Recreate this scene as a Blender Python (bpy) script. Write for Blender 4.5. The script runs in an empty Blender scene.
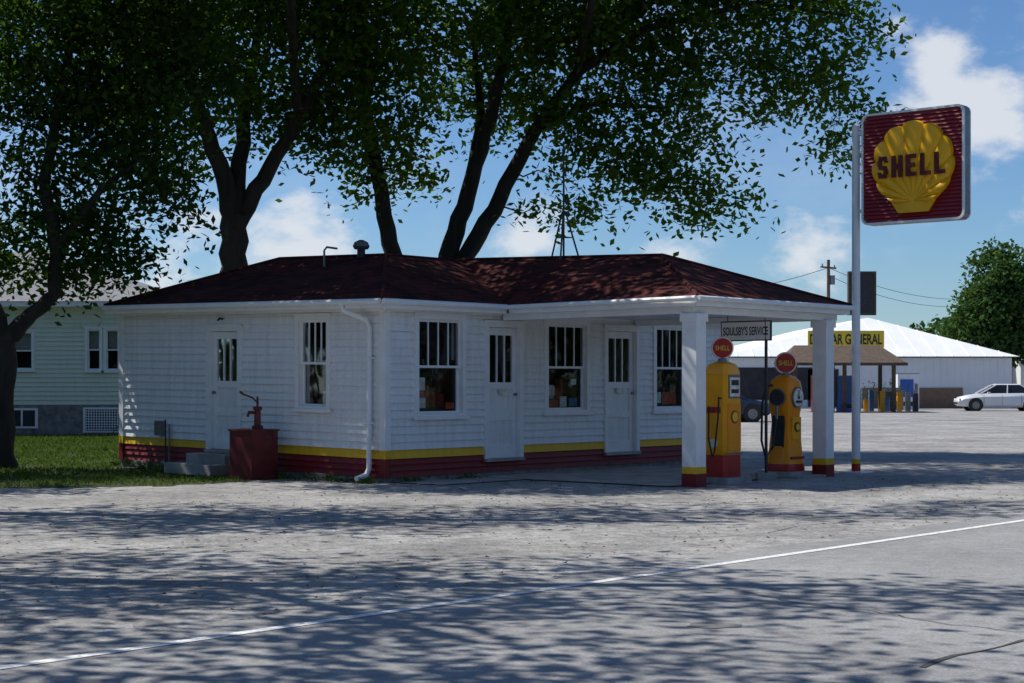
import bpy, math, random
import numpy as np
from mathutils import Vector, Matrix
random.seed(3)
S=bpy.context.scene
S.view_settings.view_transform='Standard'
S.view_settings.look='None'
S.view_settings.exposure=0

# ---------------------------------------------------------------- materials
def nm(name):
    m=bpy.data.materials.new(name); m.use_nodes=True
    nt=m.node_tree; b=nt.nodes['Principled BSDF']
    return m,nt,b
def ramp(nt,fac,stops):
    r=nt.nodes.new('ShaderNodeValToRGB')
    el=r.color_ramp.elements
    while len(el)>2: el.remove(el[-1])
    for i,(p,c) in enumerate(stops):
        if i<2: e=el[i]; e.position=p
        else: e=el.new(p)
        e.color=(c[0],c[1],c[2],1)
    nt.links.new(fac,r.inputs[0]); return r.outputs[0]
def coords(nt,scale=(1,1,1)):
    tc=nt.nodes.new('ShaderNodeTexCoord'); mp=nt.nodes.new('ShaderNodeMapping')
    mp.inputs['Scale'].default_value=scale
    nt.links.new(tc.outputs['Object'],mp.inputs[0]); return mp.outputs[0]
def noise(nt,vec,scale,detail=3,rough=.6):
    n=nt.nodes.new('ShaderNodeTexNoise'); n.inputs['Scale'].default_value=scale
    n.inputs['Detail'].default_value=detail; n.inputs['Roughness'].default_value=rough
    nt.links.new(vec,n.inputs['Vector']); return n.outputs['Fac']
def mul(nt,a,b,mode='MULTIPLY',fac=1.0):
    m=nt.nodes.new('ShaderNodeMix'); m.data_type='RGBA'; m.blend_type=mode
    m.inputs[0].default_value=fac
    nt.links.new(a,m.inputs[6]); nt.links.new(b,m.inputs[7]); return m.outputs[2]
def bump(nt,h,b,strength=.3,dist=.02):
    n=nt.nodes.new('ShaderNodeBump'); n.inputs['Strength'].default_value=strength; n.inputs['Distance'].default_value=dist
    nt.links.new(h,n.inputs['Height']); nt.links.new(n.outputs[0],b.inputs['Normal'])
def mat(name,c,rough=.6,var=.12,scale=3,metal=0,bmp=0,bscale=40,stretch=(1,1,1),spec=.5):
    m,nt,b=nm(name); v=coords(nt,stretch); n=noise(nt,v,scale,3,.65)
    lo=[x*(1-var) for x in c]; hi=[min(1,x*(1+var)) for x in c]
    nt.links.new(ramp(nt,n,[(.3,lo),(.7,hi)]),b.inputs['Base Color'])
    b.inputs['Roughness'].default_value=rough; b.inputs['Metallic'].default_value=metal
    b.inputs['Specular IOR Level'].default_value=spec
    if bmp: bump(nt,noise(nt,v,bscale,2),b,bmp,.01)
    return m
def paint_siding(name,c,dirt=.35,chip=.34):
    m,nt,b=nm(name); v=coords(nt); v2=coords(nt,(4,4,.5))
    n2=noise(nt,v2,2.5,4,.7); n3=noise(nt,v,26,2)
    d=ramp(nt,n2,[(.33,[x*(1-dirt*.7) for x in c]),(.6,c)])
    e=ramp(nt,n3,[(chip-.08,(.70,.68,.64)),(chip,(1,1,1))])
    nt.links.new(mul(nt,d,e),b.inputs['Base Color'])
    b.inputs['Roughness'].default_value=.55
    return m
M={}
M['white']=paint_siding('white_paint',(.86,.865,.86),.2)
M['trim']=mat('trim_white',(.86,.86,.855),.45,.06,4)
M['yellow']=paint_siding('yellow_paint',(.84,.50,.015),.2)
M['red']=paint_siding('red_paint',(.23,.010,.012),.4)
M['house']=paint_siding('pale_green_siding',(.72,.77,.64),.12)
M['found']=mat('foundation',(.22,.21,.2),.9,.4,6,bmp=.5)
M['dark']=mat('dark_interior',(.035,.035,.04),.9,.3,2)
M['black']=mat('black_rubber',(.012,.012,.012),.5,.2,5)
M['metal']=mat('dull_metal',(.22,.22,.23),.4,.25,8,metal=.7)
M['darkmetal']=mat('dark_metal',(.04,.04,.045),.5,.3,8,metal=.4)
M['pumpyel']=mat('pump_yellow',(.96,.40,.008),.28,.08,3,spec=.35)
M['pumpor']=mat('pump_orange',(.92,.30,.006),.28,.10,3,spec=.35)
M['pumpred']=mat('pump_red',(.40,.015,.015),.3,.15,4)
M['signred']=mat('sign_red',(.25,.006,.014),.4,.15,3)
M['shellyel']=mat('shell_yellow',(.95,.48,.006),.35,.08,2)
M['letred']=mat('letter_red',(.11,.004,.008),.5,.05,2)
M['letblack']=mat('letter_black',(.02,.02,.02),.5,.05,2)
M['letyel']=mat('letter_yellow',(.85,.6,.03),.4,.05,2)
M['conc']=mat('concrete',(.33,.32,.30),.9,.35,2,bmp=.4)
M['tankred']=mat('tank_red',(.115,.012,.014),.5,.35,5)
M['bark']=mat('bark',(.034,.028,.023),.95,.45,5,bmp=1,bscale=14,stretch=(1,1,.25))
M['wood']=mat('weathered_wood',(.10,.07,.05),.9,.3,5)
M['brownroof']=mat('brown_roof',(.11,.075,.06),.9,.3,5)
M['greyroof']=mat('grey_roof',(.22,.22,.23),.9,.2,3)
M['metalwall']=mat('ribbed_metal_wall',(.80,.81,.82),.5,.05,.6)
M['blue']=mat('blue_panel',(.03,.12,.45),.4,.2,2)
M['carwhite']=mat('car_white',(.75,.76,.77),.2,.03,2)
M['carblue']=mat('car_dark_blue',(.02,.035,.07),.2,.1,2)
M['poster']=mat('poster_white',(.75,.73,.66),.7,.3,14)
M['posterred']=mat('poster_red',(.5,.08,.03),.7,.3,14)
M['posterblue']=mat('poster_blue',(.06,.16,.35),.7,.4,14)
M['curtain']=mat('curtain',(.45,.43,.38),.9,.3,10,stretch=(6,6,1))
M['brick']=mat('brown_wainscot',(.24,.15,.10),.9,.2,4)
M['litter']=mat('leaf_litter',(.13,.11,.07),.9,.5,30)

def shingles():
    m,nt,b=nm('maroon_shingles'); v=coords(nt)
    sep=nt.nodes.new('ShaderNodeSeparateXYZ'); nt.links.new(v,sep.inputs[0])
    def mm(op,a,x):
        n=nt.nodes.new('ShaderNodeMath'); n.operation=op; nt.links.new(a,n.inputs[0]); n.inputs[1].default_value=x; return n.outputs[0]
    s=mm('MULTIPLY',sep.outputs[2],15); fr=mm('FRACT',s,0); fl=mm('FLOOR',s,0)
    cb=nt.nodes.new('ShaderNodeCombineXYZ')
    for i,a in enumerate((mm('MULTIPLY',sep.outputs[0],3.0),mm('MULTIPLY',sep.outputs[1],3.0),mm('MULTIPLY',fl,1.37))): nt.links.new(a,cb.inputs[i])
    vo=nt.nodes.new('ShaderNodeTexVoronoi'); vo.inputs['Scale'].default_value=1.4; nt.links.new(cb.outputs[0],vo.inputs['Vector'])
    tabs=ramp(nt,vo.outputs['Color'],[(0,(.030,.008,.009)),(1,(.15,.030,.028))])
    edge=ramp(nt,fr,[(0,(.25,.25,.25)),(.2,(1,1,1))])
    big=ramp(nt,noise(nt,v,.9,3),[(.3,(.6,.6,.6)),(.7,(1.0,1.0,1.0))])
    nt.links.new(mul(nt,mul(nt,tabs,edge),big),b.inputs['Base Color'])
    b.inputs['Roughness'].default_value=.9; b.inputs['Specular IOR Level'].default_value=.2
    bump(nt,fr,b,.6,.014)
    return m
M['roof']=shingles()
def glassmat():
    m=bpy.data.materials.new('window_glass'); m.use_nodes=True; nt=m.node_tree; nt.nodes.clear()
    o=nt.nodes.new('ShaderNodeOutputMaterial'); t=nt.nodes.new('ShaderNodeBsdfTransparent'); t.inputs[0].default_value=(.75,.79,.8,1)
    g=nt.nodes.new('ShaderNodeBsdfGlossy'); g.inputs['Roughness'].default_value=.04; g.inputs[0].default_value=(.9,.95,1,1)
    lw=nt.nodes.new('ShaderNodeLayerWeight'); lw.inputs[0].default_value=.25
    mr=nt.nodes.new('ShaderNodeMapRange'); mr.inputs[3].default_value=.04; mr.inputs[4].default_value=.4
    nt.links.new(lw.outputs['Fresnel'],mr.inputs[0])
    vc=coords(nt); bn=nt.nodes.new('ShaderNodeBump'); bn.inputs['Strength'].default_value=.25; bn.inputs['Distance'].default_value=.02
    nt.links.new(noise(nt,vc,2.5,1),bn.inputs['Height']); nt.links.new(bn.outputs[0],g.inputs['Normal'])
    mx=nt.nodes.new('ShaderNodeMixShader'); nt.links.new(mr.outputs[0],mx.inputs[0]); nt.links.new(t.outputs[0],mx.inputs[1]); nt.links.new(g.outputs[0],mx.inputs[2])
    nt.links.new(mx.outputs[0],o.inputs[0]); return m
M['glass']=glassmat()
m,nt,b=nm('car_glass'); b.inputs['Base Color'].default_value=(.02,.025,.03,1); b.inputs['Roughness'].default_value=.06; M['carglass']=m
def leafmat(name,lo,hi,tr,tf=.35):
    m,nt,b=nm(name); g=nt.nodes.new('ShaderNodeNewGeometry')
    c=ramp(nt,g.outputs['Random Per Island'],[(0,lo),(1,hi)])
    nt.nodes.remove(b); b=nt.nodes.new('ShaderNodeBsdfDiffuse'); nt.links.new(c,b.inputs[0])
    t=nt.nodes.new('ShaderNodeBsdfTranslucent'); t.inputs[0].default_value=(*tr,1)
    mx=nt.nodes.new('ShaderNodeMixShader'); mx.inputs[0].default_value=tf
    nt.links.new(b.outputs[0],mx.inputs[1]); nt.links.new(t.outputs[0],mx.inputs[2])
    nt.links.new(mx.outputs[0],nt.nodes['Material Output'].inputs[0]); return m
M['leaf']=leafmat('leaves',(.022,.05,.012),(.085,.14,.03),(.16,.29,.03),.38)
M['leafdk']=leafmat('leaves_dark',(.016,.042,.012),(.055,.10,.026),(.10,.20,.02),.32)
M['leaffar']=leafmat('leaves_far',(.04,.09,.025),(.09,.16,.045),(.10,.18,.04),.25)
M['grass']=leafmat('grass_blades',(.05,.09,.018),(.11,.17,.035),(.12,.20,.03),.3)

def groundmat(name,c1,c2,sc,peb=55,bs=.5,dark=.62,pl=.55):
    m,nt,b=nm(name); v=coords(nt)
    a=ramp(nt,noise(nt,v,sc,5,.7),[(.34,c1),(.64,c2)])
    vo=nt.nodes.new('ShaderNodeTexVoronoi'); vo.inputs['Scale'].default_value=peb; nt.links.new(v,vo.inputs['Vector'])
    sepc=nt.nodes.new('ShaderNodeSeparateColor'); nt.links.new(vo.outputs['Color'],sepc.inputs[0])
    p=ramp(nt,sepc.outputs[0],[(0,(pl,pl,pl)),(.45,(.88,.88,.88)),(1,(1.0,1.0,1.0))])
    p2=ramp(nt,noise(nt,v,5,4,.75),[(.36,(dark,dark*.985,dark*.96)),(.58,(1,1,1))])
    nt.links.new(mul(nt,mul(nt,a,p),p2),b.inputs['Base Color']); b.inputs['Roughness'].default_value=.92; b.inputs['Specular IOR Level'].default_value=.25
    bump(nt,sepc.outputs[1],b,bs,.010)
    return m
M['lot']=groundmat('gravel_asphalt',(.27,.265,.262),(.50,.49,.475),.55,42,.5,.66)
M['road']=groundmat('road_asphalt',(.29,.29,.292),(.38,.38,.38),.4,70,.25,.84,.68)
M['field']=groundmat('field_ground',(.06,.09,.03),(.11,.13,.05),.3,20,.5)
M['lawn']=groundmat('lawn_ground',(.035,.055,.02),(.08,.095,.04),1.2,30,.8)
m,nt,b=nm('road_line_paint'); v=coords(nt)
nt.links.new(ramp(nt,noise(nt,v,22,4,.8),[(.38,(.40,.40,.40)),(.5,(.76,.76,.74))]),b.inputs['Base Color']); b.inputs['Roughness'].default_value=.8; M['line']=m
M['tar']=mat('tar_seam',(.06,.06,.06),.8,.4,9)
M['oldtar']=mat('tar_patch',(.15,.15,.155),.9,.3,9)

# ---------------------------------------------------------------- mesh builder
class MB:
    def __init__(s): s.v=[]; s.f=[]; s.m=[]; s.mats=[]
    def mi(s,k):
        if k not in s.mats: s.mats.append(k)
        return s.mats.index(k)
    def poly(s,pts,k):
        i=len(s.v); s.v+= [tuple(p) for p in pts]; s.f.append(tuple(range(i,i+len(pts)))); s.m.append(s.mi(k))
    def hexa(s,p,k):
        i=len(s.v); s.v+=[tuple(q) for q in p]; mi=s.mi(k)
        for f in ((0,3,2,1),(4,5,6,7),(0,1,5,4),(1,2,6,5),(2,3,7,6),(3,0,4,7)):
            s.f.append(tuple(i+j for j in f)); s.m.append(mi)
    def wbox(s,W,a0,a1,o0,o1,z0,z1,k):
        s.hexa([W(a0,o1,z0),W(a1,o1,z0),W(a1,o0,z0),W(a0,o0,z0),W(a0,o1,z1),W(a1,o1,z1),W(a1,o0,z1),W(a0,o0,z1)],k)
    def box(s,c,sz,k,ax=None):
        X,Y=ax or (Vector((1,0,0)),Vector((0,1,0))); Z=Vector((0,0,1)); c=Vector(c); a,b_,h=[q/2 for q in sz]
        P=[c+X*i*a+Y*j*b_+Z*l*h for l in (-1,1) for i,j in ((-1,-1),(1,-1),(1,1),(-1,1))]
        s.hexa(P,k)
    def tube(s,pts,rads,k,n=8,cap=True):
        pts=[Vector(p) for p in pts]; mi=s.mi(k)
        if not hasattr(rads,'__len__'): rads=[rads]*len(pts)
        base=len(s.v); prev=None
        for i,p in enumerate(pts):
            d=(pts[min(i+1,len(pts)-1)]-pts[max(i-1,0)]).normalized()
            if prev is None: a=d.orthogonal().normalized()
            else: a=(prev-d*prev.dot(d)).normalized()
            prev=a; b_=d.cross(a)
            for j in range(n):
                t=2*math.pi*j/n; s.v.append(tuple(p+(a*math.cos(t)+b_*math.sin(t))*rads[i]))
        for i in range(len(pts)-1):
            for j in range(n):
                q=base+i*n; s.f.append((q+j,q+(j+1)%n,q+n+(j+1)%n,q+n+j)); s.m.append(mi)
        if cap:
            s.f.append(tuple(base+j for j in range(n))[::-1]); s.m.append(mi)
            q=base+(len(pts)-1)*n; s.f.append(tuple(q+j for j in range(n))); s.m.append(mi)
    def loft(s,c,ax,secs,k,n=20,e=4.0):
        X,Y=ax; c=Vector(c); base=len(s.v)
        for z,hw,hd in secs:
            for j in range(n):
                t=2*math.pi*(j+.5)/n; cc,ss=math.cos(t),math.sin(t)
                r=(abs(cc)**e+abs(ss)**e)**(-1/e)
                s.v.append(tuple(c+X*cc*r*hw+Y*ss*r*hd+Vector((0,0,z))))
        for i in range(len(secs)-1):
            kk=k if isinstance(k,str) else k[i]
            mi=s.mi(kk)
            for j in range(n):
                q=base+i*n; s.f.append((q+j,q+(j+1)%n,q+n+(j+1)%n,q+n+j)); s.m.append(mi)
        q=base+(len(secs)-1)*n; s.f.append(tuple(q+j for j in range(n))); s.m.append(mi)
    def obj(s,name,parent=None,smooth=False):
        me=bpy.data.meshes.new(name); me.from_pydata(s.v,[],s.f)
        for k in s.mats: me.materials.append(M[k])
        me.polygons.foreach_set('material_index',s.m)
        if smooth:
            me.polygons.foreach_set('use_smooth',[True]*len(s.f))
            try: me.set_sharp_from_angle(angle=math.radians(35))
            except Exception: pass
        me.update(); o=bpy.data.objects.new(name,me); S.collection.objects.link(o)
        par(o,parent); return o
def par(o,p):
    if p is not None:
        o.parent=p; o.matrix_parent_inverse=Matrix.Translation(-p.location)
def emp(name,loc=(0,0,0)):
    e=bpy.data.objects.new(name,None); e.location=loc; e.empty_display_size=.5; S.collection.objects.link(e); return e
def quads(name,V,k,parent=None):
    n=len(V); me=bpy.data.meshes.new(name)
    me.vertices.add(n*4); me.vertices.foreach_set('co',V.reshape(-1).astype(np.float32))
    me.loops.add(n*4); me.loops.foreach_set('vertex_index',np.arange(n*4,dtype=np.int32))
    me.polygons.add(n); me.polygons.foreach_set('loop_start',np.arange(n,dtype=np.int32)*4)
    try: me.polygons.foreach_set('loop_total',np.full(n,4,dtype=np.int32))
    except Exception: pass
    me.materials.append(M[k]); me.update(calc_edges=True); me.validate()
    o=bpy.data.objects.new(name,me); S.collection.objects.link(o); par(o,parent); return o
def text(body,name,loc,right,up,w,h,k,parent=None,ext=.004,bold=0.0):
    cu=bpy.data.curves.new(name,'FONT'); cu.body=body; cu.size=1; cu.align_x='CENTER'; cu.align_y='CENTER'; cu.offset=bold
    cu.materials.append(M[k]); o=bpy.data.objects.new(name,cu); S.collection.objects.link(o)
    bpy.context.view_layer.update(); d=o.dimensions.copy()
    sx,sy=w/max(d.x,.01),h/max(d.y,.01)
    dg=bpy.context.evaluated_depsgraph_get()
    me=bpy.data.meshes.new_from_object(o.evaluated_get(dg))
    xs=[v.co.x for v in me.vertices]; ys=[v.co.y for v in me.vertices]
    cx,cy=(min(xs)+max(xs))/2,(min(ys)+max(ys))/2
    R=Vector(right);U_=Vector(up);N=R.cross(U_); L=Vector(loc)
    for v in me.vertices: v.co=L+R*(v.co.x-cx)*sx+U_*(v.co.y-cy)*sy+N*ext
    bpy.data.objects.remove(o)
    ob=bpy.data.objects.new(name,me); S.collection.objects.link(ob); par(ob,parent)
    if not me.materials: me.materials.append(M[k])
    return ob

# ---------------------------------------------------------------- site frame
C=Vector((-1.94,26.0,0)); U=Vector((.6549,.7557,0)); V=Vector((-.7557,.6549,0)); N=-V; Z=Vector((0,0,1))
def B(u,v,z): return C+U*u+V*v+Z*(z+.014*max(v,0))
WF=lambda a,o,z: B(a,-o,z)
WL=lambda a,o,z: B(-o,a,z)
WR=lambda a,o,z: B(9.3+o,a,z)
WBk=lambda a,o,z: B(a,6.64+o,z)

def intervals(L0,L1,ops,z):
    iv=[(L0,L1)]
    for a0,a1,z0,z1 in ops:
        if z0<z<z1:
            nv=[]
            for p,q in iv:
                if a1<=p or a0>=q: nv.append((p,q)); continue
                if a0>p: nv.append((p,a0))
                if a1<q: nv.append((a1,q))
            iv=nv
    return iv
def siding(mb,W,L0,L1,rows,ops):
    for z0,z1,k in rows:
        for p,q in intervals(L0,L1,ops,(z0+z1)/2):
            cuts=[p]; x=p
            while q-x>3.8: x+=random.uniform(2.2,3.6); cuts.append(x)
            cuts.append(q)
            for a,b_ in zip(cuts[:-1],cuts[1:]):
                g=.001; dz=random.uniform(-.003,.003); oo=.036+random.uniform(-.004,.004)
                mb.poly([W(a+g,oo,z0+dz),W(b_-g,oo,z0+dz),W(b_-g,.006,z1),W(a+g,.006,z1)],k)
                mb.poly([W(a+g,0,z0+dz),W(b_-g,0,z0+dz),W(b_-g,oo,z0+dz),W(a+g,oo,z0+dz)],k)
def backing(mb,W,L0,L1,z0,z1,ops,k,o=-.012,th=.10):
    zs=sorted(set([z0,z1]+[z for op in ops for z in op[2:] if z0<z<z1]))
    for a,b_ in zip(zs[:-1],zs[1:]):
        for p,q in intervals(L0,L1,ops,(a+b_)/2):
            mb.wbox(W,p,q,o-th,o,a,b_,k)
def window(mb,gl,W,a0,a1,z0,z1,tr='trim',mun=3,low=0,t=.085):
    mb.wbox(W,a0,a0+t,-.1,.055,z0,z1,tr); mb.wbox(W,a1-t,a1,-.1,.055,z0,z1,tr)
    mb.wbox(W,a0+t,a1-t,-.1,.052,z1-t,z1,tr)
    mb.wbox(W,a0-.02,a1+.02,.057,.072,z1-.02,z1+.02,tr)
    mb.wbox(W,a0+t,a1-t,-.1,.052,z0,z0+t*.8,tr); mb.wbox(W,a0-.05,a1+.05,.056,.095,z0-.02,z0+.03,tr)
    i0,i1,j0,j1=a0+t,a1-t,z0+t*.8,z1-t; zm=(j0+j1)/2; s=.04
    for (za,zb,o,m_) in ((zm-.02,j1,-.005,mun),(j0,zm+.02,-.045,low)):
        mb.wbox(W,i0,i0+s,o-.03,o,za,zb,tr); mb.wbox(W,i1-s,i1,o-.03,o,za,zb,tr)
        mb.wbox(W,i0+s,i1-s,o-.03,o-.001,za,za+s,tr); mb.wbox(W,i0+s,i1-s,o-.03,o-.001,zb-s,zb,tr)
        for i in range(m_):
            x=i0+s+(i1-i0-2*s)*(i+1)/(m_+1); mb.wbox(W,x-.011,x+.011,o-.024,o-.004,za+s,zb-s,tr)
        gl.poly([W(i0+s,o-.016,za+s),W(i1-s,o-.016,za+s),W(i1-s,o-.016,zb-s),W(i0+s,o-.016,zb-s)],'glass')
def door(mb,gl,W,a0,a1,z0,z1,lites=3,glz=.56,t=.09):
    mb.wbox(W,a0,a0+t,-.1,.055,z0,z1,'trim'); mb.wbox(W,a1-t,a1,-.1,.055,z0,z1,'trim'); mb.wbox(W,a0+t,a1-t,-.1,.052,z1-t,z1,'trim')
    mb.wbox(W,a0-.02,a1+.02,.057,.075,z1-.02,z1+.02,'trim')
    mb.wbox(W,a0,a1,-.1,.09,z0-.05,z0,'conc')
    i0,i1,j0,j1=a0+t,a1-t,z0,z1-t; s=.11; o=-.03
    zg=j0+(j1-j0)*glz
    mb.wbox(W,i0+.006,i0+s,o-.04,o,j0,j1-.006,'trim'); mb.wbox(W,i1-s,i1-.006,o-.04,o,j0,j1-.006,'trim')
    mb.wbox(W,i0+s,i1-s,o-.04,o-.001,j1-.13,j1-.006,'trim'); mb.wbox(W,i0+s,i1-s,o-.04,o-.001,zg-.07,zg+.04,'trim')
    mb.wbox(W,i0+s,i1-s,o-.04,o-.001,j0,j0+.2,'trim')
    zmid=(j0+.2+zg-.07)/2; mb.wbox(W,i0+s,i1-s,o-.04,o-.001,zmid-.05,zmid+.05,'trim')
    mb.wbox(W,i0+s,i1-s,o-.04,o-.026,j0+.2,zmid-.05,'white'); mb.wbox(W,i0+s,i1-s,o-.04,o-.026,zmid+.05,zg-.07,'white')
    for i in range(lites-1):
        x=i0+s+(i1-i0-2*s)*(i+1)/lites; mb.wbox(W,x-.014,x+.014,o-.035,o-.004,zg+.04,j1-.13,'trim')
    gl.poly([W(i0+s,o-.02,zg+.04),W(i1-s,o-.02,zg+.04),W(i1-s,o-.02,j1-.13),W(i0+s,o-.02,j1-.13)],'glass')
    mb.tube([W(i1-.06,o,zg-.16),W(i1-.06,o+.05,zg-.16)],[.022,.028],'metal',8)

# ---------------------------------------------------------------- gas station
st=emp('gas_station_building',C)
rows=[(.08,.18,'red'),(.18,.275,'red'),(.275,.37,'red'),(.37,.50,'yellow')]
z=.50
while z<2.70: rows.append((z,min(z+.122,2.72),'white')); z+=.122
opsF=[(.61,1.78,.98,2.62),(2.24,3.20,.30,2.54),(3.77,4.99,1.0,2.62),(5.42,6.44,.30,2.55),(6.88,8.03,.99,2.64)]
opsL=[(1.18,2.0,1.07,2.60),(3.33,4.24,.36,2.44)]
w=MB()
siding(w,WF,.075,9.22,rows,opsF); siding(w,WL,.075,6.56,rows,opsL); siding(w,WR,.07,6.6,rows,[]); siding(w,WBk,.07,9.2,rows,[])
w.obj('clapboard_siding',st)
w=MB()
backing(w,WF,.0,9.3,.0,2.74,opsF,'white'); backing(w,WL,.13,6.5,.0,2.74,opsL,'white'); backing(w,WR,.13,6.5,0,2.74,[],'white'); backing(w,WBk,.0,9.3,0,2.74,[],'white')
for zz0,zz1,k in ((.08,.37,'red'),(.37,.50,'yellow'),(.50,2.70,'trim')):
    w.wbox(WF,-.044,.075,-.01,.044,zz0,zz1,k); w.wbox(WL,-.0,.075,-.01,.044,zz0,zz1,k)
    w.wbox(WL,6.56,6.684,-.01,.044,zz0,zz1,k); w.wbox(WF,9.22,9.344,-.01,.044,zz0,zz1,k)
w.obj('wall_backing',st)
w=MB()
w.wbox(WF,-.02,9.32,-.2,.012,-.05,.08,'found'); w.wbox(WL,.02,6.66,-.2,.012,-.05,.08,'found')
x=.3
while x<6.3:
    l=random.uniform(.25,.45); w.wbox(WL,x,x+l,.014,.06+random.random()*.07,-.02,.05+random.random()*.06,'found'); x+=l+random.uniform(.03,.5)
w.obj('foundation',st)
w=MB()
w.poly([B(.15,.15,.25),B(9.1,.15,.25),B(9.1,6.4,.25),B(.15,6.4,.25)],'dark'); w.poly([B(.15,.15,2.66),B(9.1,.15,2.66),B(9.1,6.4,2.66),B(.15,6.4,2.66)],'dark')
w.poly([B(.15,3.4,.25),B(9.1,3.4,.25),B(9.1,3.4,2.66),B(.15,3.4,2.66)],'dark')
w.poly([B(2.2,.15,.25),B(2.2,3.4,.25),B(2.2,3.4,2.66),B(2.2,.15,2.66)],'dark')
for a,l,h in ((.6,1.1,1.15),(3.7,1.3,1.25),(6.9,1.1,1.2)):
    w.wbox(WF,a,a+l,-.75,-.35,.3,h,'wood')
    for i in range(7):
        x=a+.1+i*.15; hh=random.uniform(.12,.38); w.wbox(WF,x,x+random.uniform(.06,.13),-.5,-.38,h,h+hh,random.choice(['poster','posterred','posterblue','metal','wood']))
w.obj('interior',st)
fr=MB(); gl=MB()
for i,o in enumerate(opsF):
    if i in (1,3): door(fr,gl,WF,*o)
    else: window(fr,gl,WF,*o)
window(fr,gl,WL,*opsL[0]); door(fr,gl,WL,*opsL[1])
fr.obj('window_and_door_frames',st); gl.obj('window_glass',st)
d=MB()
def decal(W,a,z,wd,h,k,o=-.068): d.wbox(W,a,a+wd,o-.004,o,z,z+h,k)
decal(WF,.80,1.42,.15,.2,'poster'); decal(WF,.80,1.14,.16,.16,'poster'); decal(WF,1.42,1.12,.2,.1,'posterred'); decal(WF,.82,1.31,.1,.09,'posterred')
decal(WF,3.95,1.12,.3,.12,'posterred'); decal(WF,4.3,1.12,.18,.18,'poster'); decal(WF,4.55,1.13,.22,.14,'posterblue'); decal(WF,4.0,1.32,.16,.16,'poster'); decal(WF,4.6,1.5,.14,.1,'poster')
decal(WF,7.3,1.14,.42,.22,'posterred'); decal(WF,7.08,1.16,.18,.2,'poster'); decal(WL,1.33,1.18,.14,.2,'poster')
decal(WF,.72,1.9,.07,.6,'curtain',-.12); decal(WF,1.62,1.9,.06,.6,'curtain',-.12); decal(WL,1.83,1.2,.08,1.2,'curtain',-.12)
d.wbox(WF,2.66,2.86,-.027,-.02,1.34,1.44,'poster'); d.wbox(WF,5.85,6.05,-.027,-.02,1.35,1.45,'poster')
d.obj('window_decals',st)

r=MB()
zE=2.81
E0,E1,E2,E3=B(-.35,-.3,zE),B(9.6,-.3,zE),B(9.6,6.70,zE),B(-.35,6.70,zE)
P1,P2,P3,P4=B(2.3,2.3,3.70),B(2.0,4.7,3.70),B(7.0,2.4,3.70),B(7.0,4.6,3.70)
for f in ([E0,E1,P3,P1],[E3,E0,P1,P2],[E1,E2,P4,P3],[E2,E3,P2,P4],[P1,P3,P4,P2]): r.poly(f,'roof')
Lb,Lf,Rf,Rb=B(2.5,-.32,zE+.004),B(2.05,-4.35,zE),B(6.5,-4.35,zE),B(6.6,-.32,zE+.004)
K=B(4.25,-2.15,3.62); Rr=B(4.4,2.45,3.735)
for f in ([Lf,K,Rr,Lb],[Lf,Rf,K],[Rf,Rb,Rr,K]): r.poly(f,'roof')
def cap(a,b_): r.tube([a,b_],.035,'roof',6)
for a,b_ in ((E0,P1),(P1,P2),(P2,E3),(P1,P3),(Lf,K),(K,Rr),(Rf,K)): cap(a,b_)
r.obj('shingle_roof',st)
e=MB()
e.wbox(WF,-.34,2.5,.27,.295,2.66,2.80,'trim'); e.wbox(WF,6.6,9.59,.27,.295,2.66,2.80,'trim')
e.wbox(WL,-.295,6.69,.32,.345,2.66,2.80,'trim')
e.wbox(WR,-.29,6.69,.27,.295,2.66,2.80,'trim')
e.poly([B(-.33,-.28,2.67),B(9.58,-.28,2.67),B(9.58,0.02,2.67),B(-.33,0.02,2.67)],'trim')
e.poly([B(-.33,-.0,2.672),B(.03,0,2.672),B(.03,6.68,2.672),B(-.33,6.68,2.672)],'trim')
e.wbox(WF,.0,9.3,.036,.06,2.60+.03,2.67,'trim'); e.wbox(WL,.0,6.64,.036,.06,2.63,2.67,'trim')
def beam(a,b_,z0,z1,th,k):
    a=Vector(a); b_=Vector(b_); dd=(b_-a).normalized(); nn=Vector((-dd.y,dd.x,0))*th
    e.hexa([a+Z*z0,b_+Z*z0,b_+nn+Z*z0,a+nn+Z*z0,a+Z*z1,b_+Z*z1,b_+nn+Z*z1,a+nn+Z*z1],k)
def G(u,v): return B(u,v,0)-Z*(.014*max(v,0))
beam(G(2.06,-4.33),G(6.49,-4.33),2.66,2.803,.03,'trim'); beam(G(2.50,-.33),G(2.065,-4.325),2.66,2.802,.03,'trim'); beam(G(6.485,-4.325),G(6.59,-.33),2.66,2.802,.03,'trim')
beam(G(2.22,-4.18),G(6.33,-4.18),2.56,2.665,.16,'trim'); beam(G(2.62,-.1),G(2.225,-4.17),2.562,2.664,.16,'trim'); beam(G(6.32,-4.17),G(6.42,-.1),2.562,2.664,.16,'trim')
e.poly([B(2.1,-4.3,2.668),B(6.45,-4.3,2.668),B(6.55,-.2,2.668),B(2.5,-.2,2.668)],'trim')
e.tube([WL(-.28,.39,2.765),WL(6.66,.39,2.765)],.045,'trim',8); e.tube([WF(-.37,.34,2.765),WF(2.45,.34,2.765)],.045,'trim',8)
e.tube([B(2.48,-.36,2.765),B(2.0,-4.36,2.77)],.04,'trim',8); e.tube([B(2.02,-4.39,2.77),B(6.52,-4.39,2.77)],.04,'trim',8)
e.obj('fascia_and_gutters',st,True)
dsp=MB()
dsp.tube([WL(.58,.38,2.74),WL(.55,.36,2.64),WL(.30,.11,2.50),WL(.26,.09,2.38),WL(.26,.09,.22),WL(.27,.14,.12),WL(.30,.33,.06)],.042,'trim',8)
for zz in (.9,1.9): dsp.wbox(WL,.2,.32,.03,.14,zz,zz+.03,'trim')
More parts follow.
